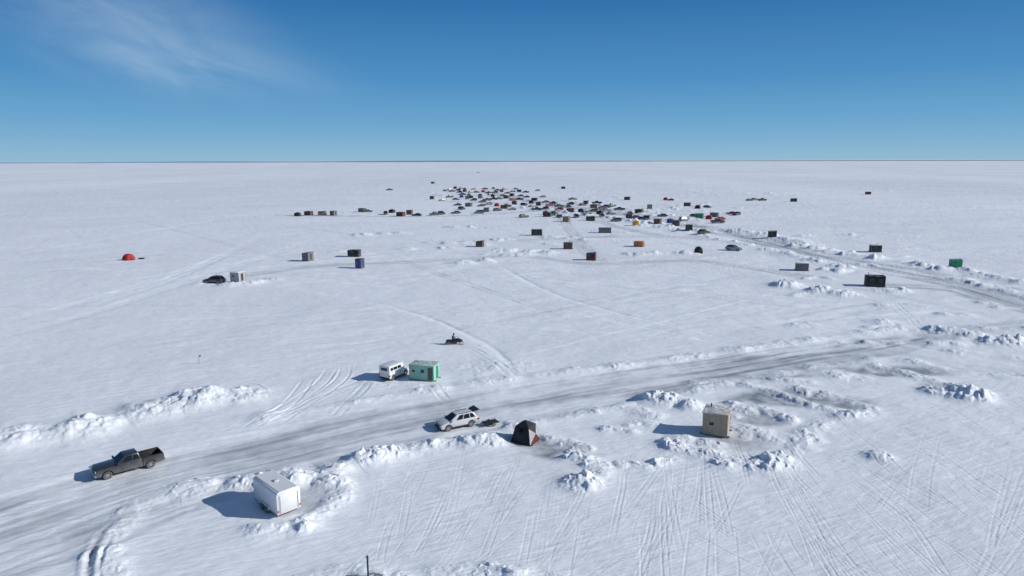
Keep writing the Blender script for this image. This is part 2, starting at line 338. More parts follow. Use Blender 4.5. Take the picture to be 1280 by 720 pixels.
def tent(col, top=None, door='black', wx=2.1, h=2.0, bulge=.22, stripe=None):
    k = ('tent', col, top, door, wx, bulge, h)
    if k in CACHE: return CACHE[k]
    ps = []; a = wx / 2; fm = lambda c: mat('tent_' + c, PAL[c], .75, 0, .12, 4, bump=.4)
    cor = [(-a, -a), (a, -a), (a, a), (-a, a)]; sh_ = .88 if bulge < .25 else .66
    m = MB(); rf = MB()
    for i in range(4):
        (x0, y0), (x1, y1) = cor[i], cor[(i + 1) % 4]
        n = Vector(((y1 - y0), -(x1 - x0))).normalized() * bulge
        f2 = 1 if bulge < .25 else .83
        hub = ((x0 + x1) / 2 * f2 + n.x, (y0 + y1) / 2 * f2 + n.y, h * .48)
        q = [(x0, y0, 0), (x1, y1, 0), (x1 * sh_, y1 * sh_, h * .82), (x0 * sh_, y0 * sh_, h * .82)]
        m.add(q + [hub], [(0, 1, 4), (1, 2, 4), (2, 3, 4), (3, 0, 4)])
        rf.add([q[3], q[2], (0, 0, h * 1.05)], [(0, 1, 2)])
        if i == 1:
            d = MB(); d.panel((q[0], q[1], hub, hub), .06, .94, .02, .95, .015, .02)
            if stripe:
                for ii, jj in ((1, 2), (3, 0)): d2 = MB(); d2.panel((q[ii], q[jj], hub, hub), .05, .95, .02, .97, .016, .02); ps.append(Part('side_panel', d2, fm(stripe)))
            ps.append(Part('door', d, fm(door)))
        if i in (0, 2, 3):
            d = MB(); hv = Vector(hub); p2 = Vector(q[2]); p3 = Vector(q[3]); d.panel((tuple(hv), tuple(hv), tuple(p2), tuple(p3)), .2, .8, .35, .75, .02, .02); ps.append(Part('window', d, glass))
    ps.append(Part('shell', m, fm(col))); ps.append(Part('roof', rf, fm(top or col)))
    for i in range(4):
        fl = MB(); (x0, y0), (x1, y1) = cor[i], cor[(i + 1) % 4]
        fl.add([(x0, y0, .05), (x1, y1, .05), (x1 * 1.12, y1 * 1.12, .015), (x0 * 1.12, y0 * 1.12, .015)], [(0, 1, 2, 3)]); ps.append(Part('snow_skirt', fl, fm('black')))
    for x, y in cor: pl = MB(); pl.tube((x, y, 0), (x * sh_, y * sh_, h * .83), .02, n=6); ps.append(Part('pole', pl, plast))
    CACHE[k] = ps; return ps
def dome(col, r=1.6, h=1.75):
    fm = mat('tent_' + col, PAL[col], .75, 0, .12, 4, bump=.4); n = 24; k = 7; m = MB(); vs = []
    for j in range(k):
        t_ = j / k * math.pi / 2
        for i in range(n):
            a = 2 * math.pi * i / n; q = r * math.cos(t_) ** .85 * (1 - .05 * math.cos(4 * a)); vs.append((q * math.cos(a), q * math.sin(a), h * math.sin(t_)))
    vs.append((0, 0, h)); fs = [(j * n + i, j * n + (i + 1) % n, (j + 1) * n + (i + 1) % n, (j + 1) * n + i) for j in range(k - 1) for i in range(n)] + [((k - 1) * n + i, (k - 1) * n + (i + 1) % n, k * n) for i in range(n)]
    m.add(vs, fs); ps = [Part('shell', m, fm)]
    for a0 in (45, 135):
        p = MB(); a = R(a0); pr = None
        for j in range(13):
            t_ = j / 12 * math.pi; c = math.cos(t_); q = r * (abs(c) ** .85) * 1.06 * (1 if c > 0 else -1); pt = (q * math.cos(a), q * math.sin(a), h * math.sin(t_) * 1.015)
            if pr: p.tube(pr, pt, .025, n=6)
            pr = pt
        ps.append(Part('pole', p, plast))
    d = MB(); d.add([(r * .99, -.4, .05), (r * .99, .4, .05), (r * .86, .35, .9), (r * .74, .0, 1.2), (r * .86, -.35, .9)], [(0, 1, 2, 3, 4)]); ps.append(Part('door', d, mat('tent_black', PAL['black'], .75)))
    return ps
wmat = lambda c, g=.3, s=0: mat('siding_' + c, PAL[c], .75, 0, .16, 2.2, grime=.15, groove=g, bump=.2, snow=s)
rmat = lambda c, s=.5: mat('roofing_%s_%02d' % (c, int(s * 10)), PAL[c], .7, 0, .22, 2.5, bump=.3, snow=s)
# ------------------------------------------------------------------ terrain maths
rng = np.random.RandomState(3)
T1 = rng.rand(256, 256); T2 = rng.rand(256, 256); T3 = rng.rand(256, 256); T4 = rng.rand(256, 256)
def vn(x, y, T=T1):
    xi = np.floor(x).astype(np.int64); yi = np.floor(y).astype(np.int64); fx = x - xi; fy = y - yi
    fx = fx * fx * (3 - 2 * fx); fy = fy * fy * (3 - 2 * fy); x0 = xi & 255; x1 = (xi + 1) & 255; y0 = yi & 255; y1 = (yi + 1) & 255
    return (T[x0, y0] * (1 - fx) + T[x1, y0] * fx) * (1 - fy) + (T[x0, y1] * (1 - fx) + T[x1, y1] * fx) * fy
def fbm(x, y, o=4, T=T1):
    s = 0; a = .5; n = 0
    for i in range(o):
        s = s + a * vn(x * 2 ** i + 17.3 * i, y * 2 ** i + 5.1 * i, T); n += a; a *= .5
    return s / n
def blocks(x, y):
    xi = np.floor(x).astype(np.int64); yi = np.floor(y).astype(np.int64)
    D1 = np.full(x.shape, 9.); D2 = np.full(x.shape, 9.); V = np.zeros(x.shape)
    for i in (-1, 0, 1):
        for j in (-1, 0, 1):
            cx = (xi + i) & 255; cy = (yi + j) & 255
            dx = xi + i + T1[cx, cy] - x; dy = yi + j + T2[cx, cy] - y; d = dx * dx + dy * dy
            v = T3[cx, cy] ** 3.0 * 1.25 + (T4[cx, cy] - .5) * .9 * dx + (T2[cy, cx] - .5) * .9 * dy
            c = d < D1; D2 = np.where(c, D1, np.minimum(D2, d)); V = np.where(c, v, V); D1 = np.where(c, d, D1)
    e = np.clip((np.sqrt(D2) - np.sqrt(D1)) * 2.5, 0, 1)
    return V * (.3 + .7 * e)
def ss(a, b, x): t = np.clip((x - a) / (b - a), 0, 1); return t * t * (3 - 2 * t)
def poly(pts, x, y, mg):
    D = np.full(x.shape, 1e9); U = np.zeros(x.shape); V = np.zeros(x.shape); S = np.zeros(x.shape); acc = 0
    xs = [p[0] for p in pts]; ys = [p[1] for p in pts]
    K = np.nonzero((x > min(xs) - mg) & (x < max(xs) + mg) & (y > min(ys) - mg) & (y < max(ys) + mg))[0]
    X_ = x[K]; Y_ = y[K]
    for i in range(len(pts) - 1):
        ax, ay = pts[i][:2]; bx, by = pts[i + 1][:2]; l = math.hypot(bx - ax, by - ay) + 1e-9
        k0 = np.nonzero((X_ > min(ax, bx) - mg) & (X_ < max(ax, bx) + mg) & (Y_ > min(ay, by) - mg) & (Y_ < max(ay, by) + mg))[0]
        if len(k0):
            k = K[k0]
            px = X_[k0] - ax; py = Y_[k0] - ay; tx = (bx - ax) / l; ty = (by - ay) / l
            u = px * tx + py * ty; uc = np.clip(u, 0, l); v = -px * ty + py * tx; d = np.hypot(px - uc * tx, py - uc * ty)
            c = d < D[k]; kk = k[c]; D[kk] = d[c]; U[kk] = acc + uc[c]; V[kk] = v[c]; S[kk] = i + uc[c] / l
        acc += l
    return D, U, V, S
def PX(l): return [P(*p[:2]) + tuple(p[2:]) for p in l]
def smoothpts(l, n=5):
    o = []
    q = [l[0]] + list(l) + [l[-1]]
    for i in range(1, len(q) - 2):
        for k in range(n):
            t = k / n; o.append(tuple(.5 * ((2 * b) + (-a + c) * t + (2 * a - 5 * b + 4 * c - d) * t * t + (-a + 3 * b - 3 * c + d) * t ** 3) for a, b, c, d in zip(q[i - 1], q[i], q[i + 1], q[i + 2])))
    o.append(tuple(l[-1])); return o
ROADS = [smoothpts(PX([(-160, 740, 7.5), (-60, 692, 7.5), (60, 650, 7.5), (200, 603, 7), (350, 566, 6.5), (500, 532, 6.3), (650, 503, 6), (800, 478, 6), (950, 455, 6), (1060, 438, 5), (1120, 428, 3.5), (1150, 422, 2)])),
         smoothpts(PX([(1400, 408, 7), (1280, 376, 7), (1200, 354, 7), (1100, 335, 7), (1010, 316, 7), (930, 297, 7), (860, 281, 7), (780, 268, 7), (700, 257, 7), (640, 247, 7), (600, 238, 7)]))]
PATHS = [([(350, 269), (430, 270), (560, 270), (680, 264), (760, 268)], 3.5, .6), ([(300, 345), (390, 333), (520, 327), (640, 320), (740, 330), (860, 326), (1000, 345)], 3, .45),
         ([(1110, 357), (1190, 362), (1280, 388)], 4, .6), ([(1100, 440), (1180, 455), (1290, 470)], 2.5, .25), ([(690, 262), (800, 290), (890, 300)], 3, .45),
         ([(1060, 438), (1180, 418), (1300, 402)], 3, .35), ([(545, 243), (600, 244), (670, 246)], 5, .5), ([(560, 252), (640, 254), (700, 256)], 5, .5), ([(700, 270), (720, 300), (745, 326)], 3, .4), ([(640, 300), (760, 296), (880, 296)], 3, .4)]
PATHS = [(smoothpts(PX(a)), b, c) for a, b, c in PATHS]
PATCH = [(700, 564, 4.6, 2.6, 1.0), (655, 552, 2.4, 1.8, .8), (985, 498, 8, 3.2, 1.0), (1120, 464, 8.5, 2.8, .95), (1185, 484, 5, 2, .7), (398, 622, 2.8, 2.8, .6), (925, 552, 4, 2.5, .6), (1045, 503, 5, 2.6, .9), (950, 522, 4, 3, .7), (870, 552, 3, 1.6, .4), (940, 470, 10, 1.8, .9), (1010, 460, 9, 1.5, .8)]
BANKS = [([(-40, 556), (0, 552), (60, 543), (120, 532), (180, 514), (225, 500), (300, 499)], 2.7, 1.4, .26),
         ([(130, 528), (200, 512), (250, 492), (310, 495)], 2.2, .7, .25),
         ([(118, 730), (128, 690), (150, 652), (182, 624), (240, 609), (305, 607)], 1.4, .42, .36),
         ([(300, 606), (360, 598), (405, 592), (440, 578), (500, 565), (550, 556), (615, 552)], 1.6, .8, .42),
         ([(405, 600), (425, 612), (412, 632), (380, 655)], 1.3, .6, .6), ([(330, 660), (380, 655)], 1.2, .3, .4),
         ([(620, 555), (680, 548), (730, 562)], .9, .35, .6), ([(715, 570), (745, 582), (750, 598), (725, 606)], 1.3, .65, .75),
         ([(745, 512), (790, 512), (815, 520)], 1.4, .4, .6), ([(820, 500), (850, 503), (862, 508)], 1.6, 1.2, .6),
         ([(835, 555), (860, 563), (900, 572), (940, 582), (975, 578)], 1.3, .6, .75), ([(925, 535), (960, 545), (990, 548)], 1.6, .55, .8), ([(905, 580), (930, 578)], 1.3, .65, .8),
         ([(975, 576), (1000, 560), (1010, 540), (1050, 522), (1095, 518)], 1.2, .4, .6), ([(915, 505), (950, 512), (985, 525)], 1.0, .4, .8),
         ([(930, 480), (970, 492), (1020, 508), (1080, 518)], 1.1, .42, .75), ([(1000, 488), (1050, 498), (1085, 510)], 1.1, .3, .7), ([(870, 478), (940, 472), (1010, 478)], 1.0, .25, .5),
         ([(1080, 455), (1130, 466), (1175, 480), (1225, 492)], 1.3, .5, .75), ([(1165, 490), (1215, 497)], 1.5, .8, .85), ([(1140, 452), (1200, 466), (1280, 470)], 1.3, .3, .6), ([(1200, 440), (1290, 450)], 1.7, .35, .6),
         ([(1130, 411), (1180, 414), (1210, 418)], 2.0, .65, .7), ([(1190, 422), (1240, 428), (1300, 426)], 2.0, .65, .7), ([(1210, 408), (1290, 412)], 1.8, .5, .7),
         ([(330, 522), (450, 503), (600, 478), (780, 456), (950, 434), (1130, 410)], 1.3, .32, .4),
         ([(640, 533), (720, 518), (800, 502), (900, 480), (1000, 462), (1090, 448)], 1.2, .32, .4),
         ([(375, 730), (430, 716), (470, 724)], 1.2, .4, .4), ([(500, 728), (570, 716), (640, 720), (700, 728)], 1.2, .4, .45), ([(130, 690), (140, 730)], 1.2, .25, .45),
         ([(985, 358), (1010, 362), (1055, 368)], 3.0, 1.2, .8), ([(1195, 337), (1240, 348), (1290, 356)], 3, 1.1, .8), ([(1170, 345), (1200, 350), (1290, 372)], 2.5, .6, .7),
         ([(1000, 308), (1060, 318), (1130, 328), (1180, 338)], 3, .8, .8), ([(900, 286), (960, 296), (1010, 306)], 4, .9, .8), ([(870, 292), (930, 305), (1000, 322), (1080, 340)], 3, .6, .7),
         ([(640, 258), (700, 265), (780, 275), (850, 288)], 4, .8, .7), ([(700, 250), (800, 264), (880, 277)], 4, .8, .7), ([(250, 355), (300, 356), (340, 350)], 2, .6, .5),
         ([(590, 460), (640, 458)], 3, .22, .3), ([(470, 478), (520, 482)], 1.2, .35, .5), ([(1050, 362), (1120, 363)], 2.5, .5, .8), ([(1020, 335), (1070, 342)], 3, .6, .7)]
rb = random.Random(21)
for i in range(54):
    x = rb.gauss(740, 150); y = 238 + 90 * rb.random() ** 1.7; L = rb.uniform(12, 80); BANKS.append(([(x - L / 2, y - rb.uniform(-2, 2)), (x, y), (x + L / 2, y + rb.uniform(-2, 3))], rb.uniform(1.5, 3.2), rb.uniform(.3, .8), .5))
for i in range(20):
    x = rb.uniform(1000, 1290); y = rb.uniform(290, 470); L = rb.uniform(10, 50); BANKS.append(([(x - L / 2, y - rb.uniform(-4, 2)), (x, y), (x + L / 2, y + rb.uniform(-2, 5))], rb.uniform(.9, 1.6), rb.uniform(.2, .45), .6))
for i in range(14):
    x = rb.uniform(760, 1140); y = rb.uniform(490, 585); L = rb.uniform(8, 40); BANKS.append(([(x - L / 2, y - rb.uniform(-4, 2)), (x, y), (x + L / 2, y + rb.uniform(-2, 5))], rb.uniform(.6, 1.0), rb.uniform(.15, .35), .7))
BANKS = [(smoothpts(PX(a), 4), b, c, d) for a, b, c, d in BANKS]
TR = []
def tr(l, g=.8, wd=.16, dp=.05, tn=-.05): TR.append((smoothpts(PX(l), 4), g, wd, dp, tn))
for l in ([(0, 300), (150, 283), (300, 268), (430, 256)], [(0, 322), (120, 300), (260, 276), (360, 262)], [(0, 418), (120, 388), (250, 345), (390, 300)], [(0, 402), (140, 366), (300, 312)],
          [(120, 378), (230, 340), (330, 292)], [(0, 268), (300, 246), (520, 238)], [(0, 222), (300, 230), (560, 236)], [(670, 236), (900, 224), (1280, 214)], [(700, 245), (1000, 236), (1280, 252)],
          [(820, 256), (1000, 262), (1280, 305)], [(930, 285), (1100, 290), (1280, 318)], [(0, 345), (100, 335), (250, 352)], [(320, 352), (480, 380), (600, 425), (640, 470)], [(620, 330), (700, 370), (900, 420)]):
    tr(l, .0, 1.1, .06, .12); tr([(a + 6, b + 2) for a, b in l], .0, .5, .10, -.09)
for l in ([(300, 530), (350, 512), (400, 480), (415, 460)], [(320, 530), (375, 508), (425, 475), (432, 458)], [(310, 535), (360, 505), (385, 475)], [(345, 528), (395, 500), (470, 470)], [(330, 500), (300, 480), (160, 490), (20, 520)]): tr(l, .75, .16, .07, -.04)
for l in ([(575, 462), (600, 455), (630, 460), (600, 466)], [(560, 440), (620, 425), (700, 410), (900, 390)], [(568, 430), (500, 425), (350, 440), (160, 452), (0, 470)], [(568, 430), (600, 440), (640, 470)],
          [(1080, 360), (900, 372), (700, 362), (500, 352)], [(1100, 365), (1130, 390), (1160, 420)], [(540, 480), (560, 500), (600, 505)], [(470, 470), (440, 500), (420, 520)], [(0, 480), (140, 470), (300, 450), (470, 440)]): tr(l, .5, .2, .05, -.04)
for l in ([(158, 640), (128, 665), (112, 700), (108, 740)],): tr(l, .0, .26, .24, -.42); tr([(a + 14, b + 3) for a, b in l], .0, .15, .08, -.12)
rr_ = random.Random(11)
for i in range(84):
    x = rr_.uniform(770, 1300); y = rr_.uniform(565, 740); L = rr_.uniform(50, 160); vx = math.degrees(math.atan2(y - 380, x - 860)); a = R(rr_.choice([vx + rr_.uniform(-14, 14)] * 3 + [rr_.uniform(95, 130), rr_.uniform(15, 40)]))
    dx, dy = math.cos(a) * L * .5, math.sin(a) * L * .5; c = rr_.uniform(-4, 4)
    tr([(x - dx, max(500, y - dy)), (x + c, y), (x + dx, y + dy)], rr_.choice([.2, .25, .75]), .075, rr_.uniform(.008, .024), -.045)
for i in range(34):
    x = rr_.uniform(440, 760); y = rr_.uniform(600, 720); L = rr_.uniform(40, 120); a = R(rr_.uniform(95, 150))
    dx, dy = math.cos(a) * L * .5, math.sin(a) * L * .5
    tr([(x - dx, max(560, y - dy)), (x + rr_.uniform(-2, 2), y), (x + dx, y + dy)], rr_.choice([.2, .25, .75]), .075, rr_.uniform(.006, .018), -.035)
for i in range(20):
    x = rr_.uniform(1050, 1290); y = rr_.uniform(490, 620); a = R(rr_.uniform(-25, 40)); L = rr_.uniform(60, 200); dx, dy = math.cos(a) * L * .5, math.sin(a) * L * .5
    tr([(x - dx, y - dy), (x, y + rr_.uniform(-3, 3)), (x + dx, y + dy)], .75, .09, .022, -.035)
for i in range(110):
    x = rr_.uniform(-50, 1330); y = 204 + 230 * rr_.random() ** 1.5; L = rr_.uniform(120, 600); s = rr_.uniform(-.14, .14) * (y - 195) / 120
    tr([(x - L / 2, max(203.5, y - L / 2 * s)), (x, y + rr_.uniform(-2, 2)), (x + L / 2, max(203.5, y + L / 2 * s))], 0, rr_.uniform(.35, 1.0), .06, rr_.choice([.10, .08, -.09]))
for i in range(54):
    x = rr_.gauss(720, 200); y = 235 + 120 * rr_.random() ** 1.2; L = rr_.uniform(60, 260); s = rr_.uniform(-.2, .25) * (y - 195) / 100
    tr([(x - L / 2, max(212, y - L / 2 * s)), (x, y + rr_.uniform(-3, 3)), (x + L / 2, max(212, y + L / 2 * s))], .8, rr_.uniform(.25, .5), .06, rr_.choice([-.16, -.12, .06]))
PADS = [P(161, 586) + (3.6,), P(347, 633) + (2.9,), P(573, 533) + (3.0,), P(657, 550) + (1.7,), P(895, 541) + (2.1,), P(531, 473) + (2.6,), P(492, 471) + (3.2,), P(568, 430) + (2,), P(1092, 358) + (3.5,), P(612, 530) + (1.6,)]
def hgt(x, y):
    r = np.hypot(x, y)
    a_ = x * .94 + y * .34; b_ = -x * .34 + y * .94
    z = .22 * (fbm(x / 14, y / 14, 3) - .5) + .10 * (fbm(x / 2.6, y / 2.6, 3, T2) - .5) + .07 * (1 - np.abs(2 * fbm(a_ / 3.2, b_ / .8, 4, T3) - 1)) - .07
    dr = ss(.44, .60, fbm(x / 34 + 3, y / 22, 4, T2)) * ss(60, 150, r)
    z = z + dr * (.36 * (fbm(a_ / 9, b_ / 2.6, 4, T4) - .35))
    z = z * (1 - ss(900, 3000, r))
    tone = 1 + .06 * (fbm(x / 30, y / 60, 4, T2) - .5) + .08 * (fbm(x / 4, y / 9, 3, T4) - .5) * (1 - ss(150, 600, r)) + .20 * (fbm(x / 140, y / 420, 5, T3) - .5) * ss(120, 500, r) + .13 * (fbm(a_ / 40, b_ / 14, 5, T1) - .5) * ss(100, 300, r) * (1 - ss(1200, 2600, r))
    ice = np.zeros(x.shape); ids = [None, None]; rk = np.zeros(x.shape)
    en = (fbm(x / 5, y / 5, 4, T4) - .5) * 5.0
    for n, rd in enumerate(ROADS):
        D, U, V, S = poly(rd, x, y, 14); hw = np.interp(S, range(len(rd)), [p[2] for p in rd]); k = D < 13
        m = np.where(k, ss(1.0, -.6, D + en * (.4 if n == 0 else .7) - hw), 0)
        Vw = V + 1.0 * (fbm(U / 18, V / 6, 2, T4) - .5)
        st = .40 * fbm(U / 22, Vw / .45, 4, T1) + .35 * fbm(U / 10, Vw / 1.3, 4, T3) + .25 * fbm(x / 2.0, y / 2.0, 4, T2); bigp = fbm(U / 16 + 9, V / 3.5, 4, T2)
        ds = ss(.52, .60, fbm(U / 26 + 3, Vw / .9, 4, T4)) * ss(60, 95, U) if n == 0 else ss(.55, .62, fbm(U / 30, Vw / 1.0, 4, T4))
        amt = np.clip(.16 + 1.9 * (st - .45) + 1.5 * (bigp - .47) + .5 * ds, .03, 1)
        edge = .5 + .5 * ss(0, 2.0, hw - D)
        ice = np.maximum(ice, m * amt * edge * (1.0 if n == 0 else .9)); ids[n] = m; rk = np.maximum(rk, m)
        z = z - m * (.12 - .05 * (st - .5)) - .02 * m * np.abs(np.sin(Vw * 2.1)) * (bigp > .45)
    for pp, hw, a in PATHS:
        D, U, V, S = poly(pp, x, y, hw * 2 + 3); m = np.where(D < hw * 2 + 2, ss(.8, -1.5, D + en * .5 - hw), 0)
        ice = np.maximum(ice, m * a * np.clip(.3 + 2.0 * (fbm(U / 12, V / .8, 4, T2) - .35), .1, 1)); z = z - .06 * m
    for px, py, a, b, s in PATCH:
        cx, cy = P(px, py); d = np.hypot((x - cx) / a, (y - cy) / b); k = d < 2
        m = np.where(k, ss(1.15, .6, d + en * .12), 0); ice = np.maximum(ice, m * s * np.clip(.4 + 1.6 * (fbm(x / 1.2, y / 1.2, 4, T3) - .3), 0, 1)); z = z - .08 * m
    pad = np.ones(x.shape)
    for cx, cy, rad in PADS: pad = np.minimum(pad, ss(rad * .75, rad * 1.35, np.hypot(x - cx, y - cy)))
    B = np.zeros(x.shape); Ck = np.zeros(x.shape)
    for pp, wd, h, ch in BANKS:
        D, U, V, S = poly(pp, x, y, wd * 3.2); k = np.nonzero(D < wd * 3)[0]
        if not len(k): continue
        d = D[k]; xx = x[k]; yy = y[k]; ln = fbm(U[k] / 3.5 + h * 10, V[k] * 0 + wd, 2, T2); nn = fbm(xx / 2.2, yy / 2.2, 4, T4)
        m = np.exp(-(d / (wd * (.7 + .75 * ln))) ** 2) ** 1.0
        B[k] = np.maximum(B[k], h * m * np.clip(-.12 + 2.0 * ln * (.4 + 1.2 * nn), 0, 1.5) * .78); Ck[k] = np.maximum(Ck[k], ch * np.minimum(h * 1.15, .85) * ss(.12, .7, m * (.5 + nn)) * np.clip(ln * 2.6 - .6, 0, 1))
    B *= pad; Ck *= pad
    k = np.nonzero(Ck > .01)[0]
    if len(k):
        xx = x[k]; yy = y[k]; wx_ = xx + .45 * vn(xx * 1.8, yy * 1.8); wy_ = yy + .45 * vn(xx * 1.8 + 9, yy * 1.8, T2); f = ss(140, 220, r[k])
        bb = .62 * blocks(wx_ / 1.05, wy_ / 1.05) + .30 * blocks(wx_ / .42 + 40, wy_ / .42) + .3 * (fbm(xx * 1.3, yy * 1.3, 4, T4) - .4); bb = bb * (1 - f) + f * blocks(xx / 2.4, yy / 2.4)
        z[k] += Ck[k] * (bb - .05) * 1.25; ice[k] *= .55
    z = z + B
    ice = ice * (1 - .8 * ss(.15, .5, B))
    damp = (1 - .75 * rk) * pad
    for pp, g, wd, dp, tn in TR:
        D, U, V, S = poly(pp, x, y, g + wd * 4)
        k = np.nonzero(D < g + wd * 3)[0]
        if not len(k): continue
        m = np.exp(-((np.abs(D[k]) - g) / wd) ** 2); fade = np.sin(np.clip(S[k] / (len(pp) - 1), 0, 1) * math.pi) ** .5 * (.3 + 1.0 * vn(U[k] / 3, U[k] * 0 + wd * 9, T3))
        z[k] -= dp * m * fade * damp[k]
        if wd < .3: z[k] += dp * .5 * np.exp(-((np.abs(D[k]) - g - wd * 1.8) / wd) ** 2) * fade * damp[k]
        tone[k] += tn * m * fade
    return z, ice, tone, ids
# ------------------------------------------------------------------ ground
thd = np.arange(-42.5, 42.51, .062); side = np.concatenate([np.arange(-180, -44, 4.), [-43.3]]); th = np.radians(np.concatenate([side, thd, -side[::-1]]))
th = np.unique(th)
pp_ = np.concatenate([np.arange(630, 24, -.66), np.arange(24, 5, -.45), [4.5, 3.5, 2.6, 1.8, 1.1, .7, .45]])
rr = np.concatenate([[.5, 8, 16, 24, 32, 37], F * HC / pp_])
TH, RR = np.meshgrid(th, rr); gx = (RR * np.sin(TH)).ravel(); gy = (RR * np.cos(TH)).ravel()
gz, ice, tone, ids = hgt(gx, gy)
nc = len(th); nr = len(rr); idx = np.arange(nr * nc).reshape(nr, nc)
quads = np.stack([idx[:-1, :-1].ravel(), idx[1:, :-1].ravel(), idx[1:, 1:].ravel(), idx[:-1, 1:].ravel()], 1)[:, ::-1]
def gmesh(name, quads, dz, m):
    used, inv = np.unique(quads.ravel(), return_inverse=True); q = inv.reshape(-1, 4).astype(np.int32)
    me = bpy.data.meshes.new(name); me.vertices.add(len(used)); co = np.stack([gx[used], gy[used], gz[used] + dz], 1).astype(np.float32)
    me.vertices.foreach_set('co', co.ravel()); me.loops.add(q.size); me.loops.foreach_set('vertex_index', q.ravel())
    me.polygons.add(len(q)); me.polygons.foreach_set('loop_start', np.arange(0, q.size, 4, dtype=np.int32))
    me.polygons.foreach_set('use_smooth', np.ones(len(q), dtype=bool)); me.update(calc_edges=True)
    for nme, arr in (('ice', ice), ('tone', tone)):
        a = me.attributes.new(nme, 'FLOAT', 'POINT'); a.data.foreach_set('value', arr[used].astype(np.float32))
    me.materials.append(m); o = bpy.data.objects.new(name, me); COL.objects.link(o); o['kind'] = 'structure'; return o
gm = bpy.data.materials.new('packed_snow'); gm.use_nodes = True; t = gm.node_tree; b = t.nodes['Principled BSDF']; L = t.links
def an(n): a = t.nodes.new('ShaderNodeAttribute'); a.attribute_name = n; return a
geo = t.nodes.new('ShaderNodeNewGeometry')
def tn(scale, det, vec=None, rough=.6):
    n = t.nodes.new('ShaderNodeTexNoise'); n.inputs['Scale'].default_value = scale; n.inputs['Detail'].default_value = det; n.inputs['Roughness'].default_value = rough; L.new(vec or geo.outputs['Position'], n.inputs['Vector']); return n.outputs[0]
x = t.nodes.new('ShaderNodeMix'); x.data_type = 'RGBA'; x.inputs[6].default_value = (.775, .81, .855, 1); x.inputs[7].default_value = (.25, .275, .305, 1); L.new(an('ice').outputs['Fac'], x.inputs[0])
s = t.nodes.new('ShaderNodeVectorMath'); s.operation = 'SCALE'; L.new(x.outputs[2], s.inputs[0]); L.new(an('tone').outputs['Fac'], s.inputs['Scale'])
n1 = tn(.9, 8); mr2 = t.nodes.new('ShaderNodeMapRange'); L.new(n1, mr2.inputs[0]); mr2.inputs[1].default_value = .3; mr2.inputs[2].default_value = .7; mr2.inputs[3].default_value = .95; mr2.inputs[4].default_value = 1.04
s2 = t.nodes.new('ShaderNodeVectorMath'); s2.operation = 'SCALE'; L.new(s.outputs[0], s2.inputs[0]); L.new(mr2.outputs[0], s2.inputs['Scale']); L.new(s2.outputs[0], b.inputs['Base Color'])
b.inputs['Roughness'].default_value = .62; b.inputs['Specular IOR Level'].default_value = .25
vr = t.nodes.new('ShaderNodeVectorRotate'); vr.rotation_type = 'Z_AXIS'; vr.inputs['Angle'].default_value = R(-20); L.new(geo.outputs['Position'], vr.inputs['Vector'])
vm = t.nodes.new('ShaderNodeVectorMath'); vm.operation = 'MULTIPLY'; L.new(vr.outputs[0], vm.inputs[0]); vm.inputs[1].default_value = (.7, 2.4, 1)
bp = t.nodes.new('ShaderNodeBump'); bp.inputs['Strength'].default_value = .62; bp.inputs['Distance'].default_value = .12; L.new(tn(1.5, 10, vm.outputs[0], .68), bp.inputs['Height']); L.new(bp.outputs[0], b.inputs['Normal'])
gmesh('ground', quads, 0, gm)
for n in (0, 1):
    f = ids[n][quads].min(1) > .25; gmesh('ice_road', quads[f], .004, gm)
# far shore
sm = mat('far_shore_haze_blue', (.15, .26, .38), .9, 0, .1, .002)  # blue-grey with distance haze put into the base colour
m = MB(); n = 200; vs = []
for i in range(n + 1):
    a = R(-46 + 92 * i / n); rad = 15500
    hh = 9 + 15 * ss(.66, .44, np.array(i / n)) * (.7 + .3 * math.sin(i * .17)) ; hh = float(hh)
    vs += [(rad * math.sin(a), rad * math.cos(a), -2), (rad * math.sin(a), rad * math.cos(a), hh), ((rad + 900) * math.sin(a), (rad + 900) * math.cos(a), hh * 1.1), ((rad + 1500) * math.sin(a), (rad + 1500) * math.cos(a), -2)]
fs = []
for i in range(n):
    for j in range(3): fs.append((i * 4 + j, i * 4 + 4 + j, i * 4 + 5 + j, i * 4 + 1 + j))
m.add(vs, fs); o = bpy.data.objects.new('hills', mkmesh('hills', [(m, sm)])); COL.objects.link(o); o['kind'] = 'structure'
# ------------------------------------------------------------------ near things
h_road = math.atan2(-.66, -.75)
place('', pickup('charcoal'), 'pickup_truck', 'dark charcoal crew cab pickup with empty black bed driving on the grey ice road', 'truck', 161, 586, h_road)
place('', suv('pearl', 'suv', True), 'parked_car', 'pale silver crossover with tailgate up, stopped at the ice road edge', 'car', 571, 532, R(180 + 30))
ps = []; wm = mat('trailer_skin', (.74, .75, .76), .4, .1, .05, 2, grime=.2, groove=.06); L2, hw, z0, z1 = 2.15, 1.05, .40, 2.38
m = MB(); pr = [(-hw, z0), (hw, z0), (hw, z1 - .22), (hw - .08, z1 - .08), (hw - .25, z1), (-hw + .25, z1), (-hw + .08, z1 - .08), (-hw, z1 - .22)]; n = len(pr)
m.add([(-L2, y, z) for y, z in pr] + [(L2, y, z) for y, z in pr], [tuple(range(n - 1, -1, -1)), tuple(range(n, 2 * n))] + [(i, (i + 1) % n, n + (i + 1) % n, n + i) for i in range(n)]); ps.append(Part('trailer_box', m, wm, bev=.03))
m = MB(); m.box(-L2, L2, -hw + .26, hw - .26, z1 + .003, z1 + .02); v = MB(); v.box(-.2, .2, -.2, .2, z1 + .02, z1 + .12); ps.append(Part('roof', m, wm, [Part('roof_vent', v, mat('vent_white', (.6, .6, .6), .5), bev=.02)]))
m = MB(); m.box(L2 + .003, L2 + .035, -.86, .86, z0 + .08, z1 - .2); kd = []
